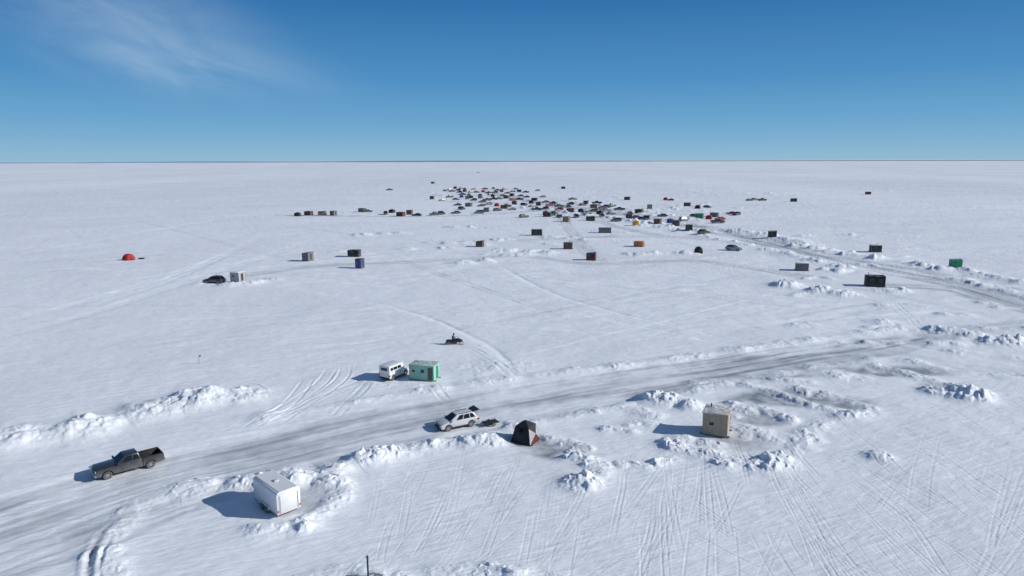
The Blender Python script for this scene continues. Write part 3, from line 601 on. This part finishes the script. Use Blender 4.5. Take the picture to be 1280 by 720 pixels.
for s in (-1, 1): h1 = MB(); h1.tube((L2 + .06, s * .78, z0 + .15), (L2 + .06, s * .78, z1 - .35), .015, n=6); kd.append(Part('latch_bar', h1, steel))
ps.append(Part('ramp_door', m, wm, kd, bev=.01))
for s in (-1, 1):
    m = MB(); m.box(L2 + .003, L2 + .03, *sorted((s * 1.02, s * .94)), .62, .80); ps.append(Part('taillight', m, lampr))
    m = MB(); m.prism([(-.97, .42), (-.93, .42), (-.93, .68), (.73, .68), (.73, .42), (.77, .42), (.77, .72), (-.97, .72)], *sorted((s * 1.055, s * 1.2))); ps.append(Part('mudguard', m, wm))
    for x_ in (-.5, .3): ps.append(wheelp(x_, s, 1.10, .30, .15))
    m = MB(); m.box(-L2, L2, *sorted((s * 1.052, s * 1.07)), z0 - .02, z0 + .06); ps.append(Part('side_rail', m, steel))
m = MB(); m.tube((-L2, .6, .4), (-L2 - 1.1, 0, .4), .05, n=6); m.tube((-L2, -.6, .4), (-L2 - 1.1, 0, .4), .05, n=6); m.tube((-L2 - .9, 0, .1), (-L2 - .9, 0, .75), .04, n=8); m.box(-L2 - 1.35, -L2 - 1.05, -.06, .06, .36, .46); ps.append(Part('tow_hitch', m, plast))
m = MB(); m.box(-L2 + .1, L2 - .1, -.7, .7, .28, .39); ps.append(Part('chassis', m, plast))
for x_ in (-.5, .3): m = MB(); m.tube((x_, -1.0, .30), (x_, 1.0, .30), .04, n=8); ps.append(Part('axle', m, plast))
place('', ps, 'enclosed_trailer', 'white enclosed cargo trailer parked inside the snow bank by the ice road', 'trailer', 347, 633, R(-45))
ps = []; m = MB(); m.box(-.95, .95, -.6, .6, .34, .40); ps.append(Part('deck', m, plast))
for s in (-1, 1):
    m = MB(); m.tube((-.95, s * .6, .52), (.95, s * .6, .52), .02, n=6); [m.tube((x_, s * .6, .38), (x_, s * .6, .52), .02, n=6) for x_ in (-.93, 0, .93)]; ps.append(Part('side_rail', m, plast))
m = MB(); m.tube((.9, 0, .34), (1.9, 0, .36), .04, n=6); ps.append(Part('tow_hitch', m, plast))
for s in (-1, 1): ps.append(wheelp(-.1, s, .72, .24, .14))
place('', ps, 'utility_trailer', 'small low open trailer behind the silver crossover', 'trailer', 613, 530, R(208), scale=.9)
place('', tent('black', 'black', 'maroon', 2.3, 2.25, .25, 'silver'), 'ice_fishing_tent', 'black pop up fishing tent with pale grey and dark red panels beside the road', 'tent', 657, 550, R(-30))
gd = mat('roofing_gravel', (.40, .39, .37), .85, 0, .35, 3.5, bump=.5, snow=.35)
ps = shack('beige', 2.55, 2.6, 2.55, mat('siding_taupe', (.36, .30, .22), .75, 0, .14, 2.2, groove=.4, bump=.2), gd,
           [('window', '-y', -.35, 1.2, .5, .42, mat('trim_cream', (.55, .5, .4), .6)), ('door', '+x', -.15, .3, .8, 1.9, mat('door_beige', (.55, .47, .33), .6, 0, .06)), ('window', '+x', .78, 1.35, .3, .3, wood)], trim=mat('trim_dark_beige', (.30, .25, .18), .7), pipe=(-.7, .7, .35))
place('', ps, 'fishing_shack', 'beige wooden fishing shack with small window and pale door amid heaped snow', 'shack', 895, 540, R(-24))
gmn = mat('siding_mint', (.29, .55, .45), .7, 0, .12, 2.2, groove=.45, bump=.2, grime=.2); dgn = mat('door_green', (.035, .20, .12), .6); dbr = mat('door_brown', (.12, .10, .07), .7)
ps = shack('mint', 3.5, 2.2, 2.15, gmn, mat('roofing_mint', (.34, .46, .41), .6, 0, .2, 2, snow=.3),
           [('window', '-y', -1.15, 1.15, .42, .38, mat('trim_white', (.7, .7, .68), .6)), ('door', '-y', 1.25, .25, .6, 1.65, dbr), ('door', '+x', .15, .25, .7, 1.65, dgn), ('window', '-y', .15, 1.2, .4, .35, dgn)], trim=mat('trim_mint', (.10, .36, .25), .6))
place('', ps, 'fishing_shack', 'mint green fishing shack with brown door next to a white vehicle', 'shack', 531, 473, R(-16))
place('', suv('white', 'boxy'), 'parked_car', 'boxy white vehicle parked tight against the mint green shack', 'car', 493, 471, R(60))
ps = []; black = mat('snowmobile_black', (.02, .02, .024), .35, 0, .1, 3, coat=.5)
m = MB(); m.prism([(.05, .45), (.9, .38), (1.35, .5), (1.3, .68), (.85, .95), (.3, 1.0), (.05, .85)], -.36, .36, .5, .55); ps.append(Part('hood', m, black, bev=.06))
m = MB(); m.prism([(-1.35, .5), (.1, .5), (.1, .82), (-.2, .8), (-1.0, .86), (-1.35, .74)], -.2, .2); ps.append(Part('seat', m, plast, bev=.05))
m = MB(); m.prism([(-1.4, .08), (-1.3, 0), (.1, 0), (.45, .3), (.1, .45), (-1.4, .42), (-1.55, .25)], -.2, .2); ps.append(Part('track', m, rubber, bev=.04))
for s in (-1, 1):
    m = MB(); m.prism([(.35, .02), (1.25, .02), (1.55, .2), (1.52, .24), (1.22, .07), (.35, .07)], s * .48 - .07, s * .48 + .07); m.tube((.85, s * .48, .06), (.8, s * .25, .5), .03, n=6); ps.append(Part('ski', m, black))
m = MB(); m.add([(.75, -.28, .98), (.75, .28, .98), (.45, .22, 1.35), (.45, -.22, 1.35), (.72, -.28, .98), (.72, .28, .98), (.42, .22, 1.35), (.42, -.22, 1.35)], [(0, 1, 2, 3), (7, 6, 5, 4), (0, 4, 5, 1), (1, 5, 6, 2), (2, 6, 7, 3), (3, 7, 4, 0)]); ps.append(Part('windshield', m, glass))
m = MB(); m.tube((.2, -.38, 1.12), (.2, .38, 1.12), .02, n=6); m.tube((.25, 0, .9), (.2, 0, 1.12), .03, n=6); ps.append(Part('handlebar', m, plast))
m = MB(); m.box(1.22, 1.34, -.16, .16, .62, .72); ps.append(Part('headlight', m, lampw))
hs = R(8); sx, sy = P(568, 430); place('', ps, 'snowmobile', 'black snowmobile with a rider crossing open snow', 'snowmobile', 568, 430, hs)
def skin(name, V, E, Rd, m):
    me = bpy.data.meshes.new(name); me.from_pydata(V, E, []); o = bpy.data.objects.new(name, me); COL.objects.link(o)
    sk = o.modifiers.new('skin', 'SKIN'); sk.use_smooth_shade = True; me.skin_vertices.new() if not me.skin_vertices else None
    for i, r_ in enumerate(Rd): me.skin_vertices[0].data[i].radius = (r_, r_)
    me.skin_vertices[0].data[0].use_root = True
    su = o.modifiers.new('sub', 'SUBSURF'); su.levels = 1; su.render_levels = 2; me.materials.append(m); return o
V = [(-.35, 0, .92), (-.30, 0, 1.15), (-.18, 0, 1.38), (-.14, 0, 1.5), (-.10, 0, 1.62), (-.07, 0, 1.74)]; Rd = [.17, .16, .18, .08, .10, .09]; E = [(0, 1), (1, 2), (2, 3), (3, 4), (4, 5)]
for s in (-1, 1):
    i = len(V); V += [(-.3, s * .14, .88), (.08, s * .3, .88), (-.02, s * .3, .5), (.12, s * .3, .46)]; Rd += [.10, .085, .06, .05]; E += [(0, i), (i, i + 1), (i + 1, i + 2), (i + 2, i + 3)]
    i = len(V); V += [(-.17, s * .2, 1.4), (-.05, s * .32, 1.18), (.18, s * .3, 1.13)]; Rd += [.075, .06, .045]; E += [(2, i), (i, i + 1), (i + 1, i + 2)]
pr_ = bpy.data.objects.new('person', None); COL.objects.link(pr_)
pr_.location = (sx, sy, float(hgt(np.array([sx]), np.array([sy]))[0][0])); pr_.rotation_euler = (0, 0, hs); pr_['label'] = 'person in dark winter clothes and helmet sitting astride the snowmobile'; pr_['category'] = 'person'
bo = skin('body', V, E, Rd, mat('dark_snowsuit', (.025, .027, .035), .8, 0, .2, 5)); bo.parent = pr_
bm = bmesh.new(); bmesh.ops.create_uvsphere(bm, u_segments=14, v_segments=10, radius=.155, matrix=Matrix.Translation((-.07, 0, 1.72))); me = bpy.data.meshes.new('helmet'); bm.to_mesh(me); bm.free(); me.materials.append(black)
ho = bpy.data.objects.new('helmet', me); COL.objects.link(ho); ho.parent = pr_
ps = shack('bottom', 2.4, 2.2, 2.0, wmat('grey'), rmat('grey', .6), [('door', '+x', 0, .25, .7, 1.6, wood), ('window', '-y', 0, 1.1, .4, .4, wood)], pipe=(.25, .8, 1.45))
place('', ps, 'fishing_shack', 'grey shack at the bottom edge with a tall black stove pipe', 'shack', 452, 764, R(-8))
ps = []; m = MB(); m.tube((0, 0, 0), (.03, 0, 1.3), .03, n=6); ps.append(Part('post', m, wood)); m = MB(); m.box(.03, .32, -.01, .01, 1.05, 1.28); ps.append(Part('flag', m, paint('red')))
place('', ps, 'marker_stake', 'small stake with red flag alone on the open snow at left', 'marker', 249, 455, R(10))
# ------------------------------------------------------------------ middle distance
def sh(c, wx, wy, h, roofc='grey', snow=.5, ops=None, roof='flat', pipe=None, trim=None):
    ops = ops or [('door', '+x', 0, .25, .7, h - .6, wmat('charcoal')), ('window', '-y', -.3, 1.2, .45, .4, wmat('silver', .1))]
    return shack((c, wx, wy, h, roofc, snow, roof, bool(pipe)), wx, wy, h, wmat(c), rmat(roofc, snow), ops, roof, pipe=pipe, trim=trim)
DK = wmat('black')
MID = [
 (sh('black', 3.6, 2.4, 2.3, 'black', .15, [('window', '-y', -.9, 1.1, .6, .6, wmat('grey')), ('window', '-y', .9, 1.1, .6, .6, wmat('grey')), ('door', '+x', 0, .25, .7, 1.9, wmat('charcoal'))], trim=DK, pipe=(-1.2, .6, .5)), 'fishing_shack', 'black shack with two side windows parked beside the right hand track', 'shack', 1093, 357, -14),
 (sh('green', 2.4, 2.4, 2.1, 'green', .2, roof='shed'), 'fishing_shack', 'bright green square shack near the right edge beyond the road', 'shack', 1194, 334, -20),
 (sh('charcoal', 2.8, 2.4, 2.0, 'grey', .7, pipe=(.6, .5, .5)), 'fishing_shack', 'dark grey shack with snowy roof between green shack and settlement', 'shack', 1094, 315, -12),
 (sh('grey', 2.8, 2.2, 1.9, 'white', .8), 'fishing_shack', 'grey shack with pale roof at the near end of the second road', 'shack', 1002, 338, -15),
 (sh('charcoal', 2.6, 3.0, 2.2, 'grey', .3, roof='shed'), 'fishing_shack', 'dark grey shack right of the settlement beside the second road', 'shack', 965, 298, -15),
 (dome('red'), 'ice_fishing_tent', 'bright red dome tent alone on the open snow at far left', 'tent', 161, 325, -30),
 (suv('black', 'suv'), 'parked_car', 'black SUV parked left of the pale grey shack on the left', 'car', 268, 354, 170),
 (sh('silver', 2.3, 2.2, 2.2, 'white', .8), 'fishing_shack', 'pale grey shack beside the black SUV on the left', 'shack', 298, 354, -20),
 (sh('grey', 2.0, 2.4, 2.4, 'charcoal', .3, roof='shed'), 'fishing_shack', 'narrow grey shack alone left of the dark pair', 'shack', 385, 326, -20),
 (sh('black', 3.2, 2.2, 1.9, 'black', .3), 'fishing_shack', 'long low black shack just behind a navy one', 'shack', 443, 321, -6),
 (sh('blue', 1.7, 1.7, 2.4, 'black', .2), 'fishing_shack', 'tall narrow dark navy shack in front of the long black shack', 'shack', 450, 335, -18),
 (sh('maroon', 2.4, 2.2, 2.1, 'blue', .2, roof='shed'), 'fishing_shack', 'dark maroon shack with blue roof in front of the brown and orange shacks', 'shack', 739, 325, -15),
 (sh('orange', 2.9, 2.4, 1.6, 'orange', .25), 'fishing_shack', 'orange brown shack in the middle of the settlement foreground', 'shack', 799, 308, -25),
 (sh('brown', 2.6, 2.2, 2.0, 'grey', .3, pipe=(.5, .5, .5)), 'fishing_shack', 'brown shack with grey roof left of the orange brown one', 'shack', 710, 311, -10),
 (sh('charcoal', 3.8, 2.4, 2.2, 'grey', .4), 'fishing_shack', 'wide dark grey shack standing back left of the brown shack', 'shack', 671, 294, -6),
 (sh('grey', 4.6, 2.4, 1.9, 'black', .3), 'fishing_shack', 'long grey shack with black roof behind the orange brown shack', 'shack', 756, 291, -8),
 (sh('brown', 2.2, 2.0, 1.9, 'black', .3, roof='shed'), 'fishing_shack', 'small brown shack with black roof left of the wide grey shacks', 'shack', 600, 308, -14),
 (tent('black', 'black', 'red', 2.3, 1.9, .251), 'ice_fishing_tent', 'black tent with red door right of the orange brown shack', 'tent', 873, 317, -10),
 (suv('charcoal', 'suv'), 'parked_car', 'charcoal SUV parked on the right flank of the settlement foreground', 'car', 880, 294, 20),
 (suv('silver', 'suv'), 'parked_car', 'silver SUV parked between orange brown shack and second road', 'car', 917, 313, -35),
 (tent('yellow', 'orange', 'black', 2.6, 1.9), 'ice_fishing_tent', 'yellow and orange tent, the only yellow thing in the settlement', 'tent', 795, 282, -15),
 (sh('charcoal', 2.6, 2.2, 2.0, 'brown', .3), 'fishing_shack', 'dark shack with brown roof behind the charcoal SUV', 'shack', 861, 290, -15),
]
for ps, nm, lb, ct, px, py, dg in MID: place('', ps, nm, lb, ct, px, py, R(dg), scale=1.08)
m = MB(); m.prism([(-.7, .05), (.55, .05), (.8, .3), (.72, .34), (-.7, .34)], -.32, .32); rp = MB(); rp.tube((.75, -.2, .25), (1.7, 0, .05), .015, n=5)
place('', [Part('sled_tub', m, plast, bev=.03), Part('rope', rp, plast)], 'cargo_sled', 'low black cargo sled lying right of the red dome tent', 'sled', 177, 324, R(20), scale=1.2)
# ------------------------------------------------------------------ settlement, one object per vehicle, shack or tent
ROWS = {
 'farthest row': 'C black 556 239;T grey 565 240;C black 574 241;S brown 581 240;C silver 588 241;C black 596 241;N red 604 240;T black 611 242;C black 619 241;S brown 627 240;C charcoal 634 242;C blue 641 240;S charcoal 649 240;T black 657 241;C black 581 237;T black 606 237;C black 631 237;S brown 569 236;C red 592 237;C black 645 237',
 'second row back': 'S brown 540 249;C silver 553 251;T black 562 247;C black 570 250;N blue 577 247;S grey 584 249;C black 592 251;C silver 601 248;T black 609 251;N black 616 246;C black 624 249;S brown 633 248;C red 641 251;T charcoal 649 250;C black 658 247;S charcoal 668 251;C black 600 245;C charcoal 629 245;T black 586 245;C black 613 244;S black 640 245',
 'third row back': 'C black 572 257;S grey 586 258;C black 602 258;C silver 611 256;N red 621 258;T black 633 259;S brown 643 256;C black 655 257;N black 664 254;S charcoal 673 257;C red 687 258;T black 699 259;C charcoal 713 256;C black 728 257;S brown 742 260;T black 757 260;S charcoal 784 250;N red 832 250;C charcoal 838 251;S brown 859 258;N black 872 261;C black 884 260;C black 682 253;T charcoal 716 251',
 'middle row': 'S brown 386 269;S tan 403 269;S grey 417 269;N black 372 270;S grey 453 265;C charcoal 460 265;T black 482 268;N black 490 266;S maroon 501 270;S brown 512 268;C charcoal 521 270;T black 544 269;C black 552 268;V grey 599 267;S grey 608 265;C black 622 264;C silver 640 263;S brown 630 261;T black 671 263;S charcoal 684 271;C red 699 265;S brown 713 266;N black 726 265;C black 741 265;T silver 757 265;S brown 799 267;T black 774 263;C black 868 271;N red 886 274;S grey 893 271;C red 914 268;C black 921 269;C black 570 267;S green 874 273;S tan 812 262;C charcoal 577 262',
 'nearest row': 'S black 738 276;C charcoal 699 272;T black 720 272;S charcoal 786 275;S black 808 275;C charcoal 828 271;N blue 838 278;T black 897 279;C red 900 275;C silver 855 276;S brown 822 280;C black 770 277;N red 682 268;S tan 708 277;C black 752 272;S brown 845 284;C charcoal 655 272',
}
rg = random.Random(5)
rx = random.Random(77); allp = [(float(q.split()[2]), float(q.split()[3])) for t_ in ROWS.values() for q in t_.split(';')]
def extra(row, n, x0, y0, x1, y1, jy):
    c_ = 0; tries = 0
    while c_ < n and tries < 600:
        tries += 1; u = rx.random(); px = x0 + (x1 - x0) * u; py = y0 + (y1 - y0) * u + rx.uniform(-jy, jy)
        if min(abs(px - a) + 2.2 * abs(py - b_) for a, b_ in allp) < 7: continue
        k, c = rx.choice([('C', 'black'), ('C', 'charcoal'), ('T', 'black'), ('T', 'charcoal'), ('C', 'black'), ('C', 'silver'), ('S', 'brown'), ('N', 'black'), ('C', 'maroon'), ('T', 'grey')])
        allp.append((px, py)); ROWS[row] += ';%s %s %.1f %.1f' % (k, c, px, py); c_ += 1
extra('farthest row', 6, 552, 236.5, 672, 239.5, 2.2); extra('second row back', 5, 560, 246, 680, 249, 3); extra('third row back', 6, 600, 253, 770, 259, 3); extra('middle row', 6, 610, 261, 790, 266, 3); extra('nearest row', 4, 680, 269, 880, 278, 3)
NMS = {'C': ('parked_car', 'car'), 'T': ('pickup_truck', 'pickup'), 'V': ('parked_van', 'van'), 'S': ('fishing_shack', 'shack'), 'N': ('ice_fishing_tent', 'tent')}
ORD = 'first second third fourth fifth sixth seventh eighth ninth tenth eleventh twelfth thirteenth fourteenth fifteenth sixteenth seventeenth eighteenth nineteenth twentieth'.split()
def farspec(k, c, v=0):
    if k == 'C': return suv(c, ('suv', 'sedan')[v % 2])
    if k == 'T': return pickup(c)
    if k == 'V': return suv(c, 'van')
    if k == 'N': return tent(c, c, 'black' if c != 'black' else 'charcoal', 2.6, 1.9)
    return sh(c, (2.6, 3.6)[v % 2], 2.4, (2.2, 2.0)[v % 2], ('charcoal', 'black')[v % 2], (.35, .1)[v % 2])
for row, txt in ROWS.items():
    it = [q.split() for q in txt.split(';')]; it = [(a, c, float(x_), float(y_)) for a, c, x_, y_ in it]
    for k in 'CTVSN':
        for c in sorted({i[1] for i in it if i[0] == k}):
            g = sorted([i for i in it if i[0] == k and i[1] == c], key=lambda q: q[2]); cat = NMS[k][1]
            for j, (_, _, px, py) in enumerate(g):
                v = rg.randint(0, 1)
                if len(g) == 1: lb = 'small distant %s %s, the only %s %s in the %s of the settlement' % (c, cat, c, cat, row)
                else: lb = 'distant %s %s, %s %s %s from the left in the settlement %s' % (c, cat, ORD[j], c, cat, row)
                rz = R(rg.choice([35, 215, 20, 200, 100, 300, 170]) + rg.uniform(-15, 15)) if k in 'CTV' else R(-15 + rg.uniform(-18, 18))
                place((k, c, v), farspec(k, c, v), NMS[k][0], lb, cat, px, py, rz, {'C': 'cars in the settlement', 'T': 'pickups in the settlement', 'V': 'vans in the settlement', 'S': 'shacks in the settlement', 'N': 'tents in the settlement'}[k], merged=True, scale=1.1)
for k, c, px, py, lb in (('T', 'black', 487, 238, 'distant black pickup alone left of the settlement'), ('S', 'brown', 541, 229.5, 'tiny distant brown shack alone behind the left end of the settlement'),
                         ('C', 'black', 598, 216, 'tiny black car far beyond the settlement near the horizon'),
                         ('S', 'black', 704, 236, 'distant black shack alone behind the right of the settlement'), ('C', 'charcoal', 937, 251, 'leftmost of three distant dark vehicles right of the settlement'),
                         ('C', 'black', 943, 250, 'middle of three distant dark vehicles right of the settlement'), ('T', 'black', 953, 251, 'rightmost of three distant dark vehicles right of the settlement'),
                         ('S', 'charcoal', 992, 252, 'distant dark shack alone right of three parked vehicles'), ('S', 'maroon', 1085, 243, 'distant maroon shack, rightmost thing near the horizon')):
    place((k, c, 1), farspec(k, c, 1), NMS[k][0], lb, NMS[k][1], px, py, R(20 if k != 'S' else -10), merged=True, scale=1.1)
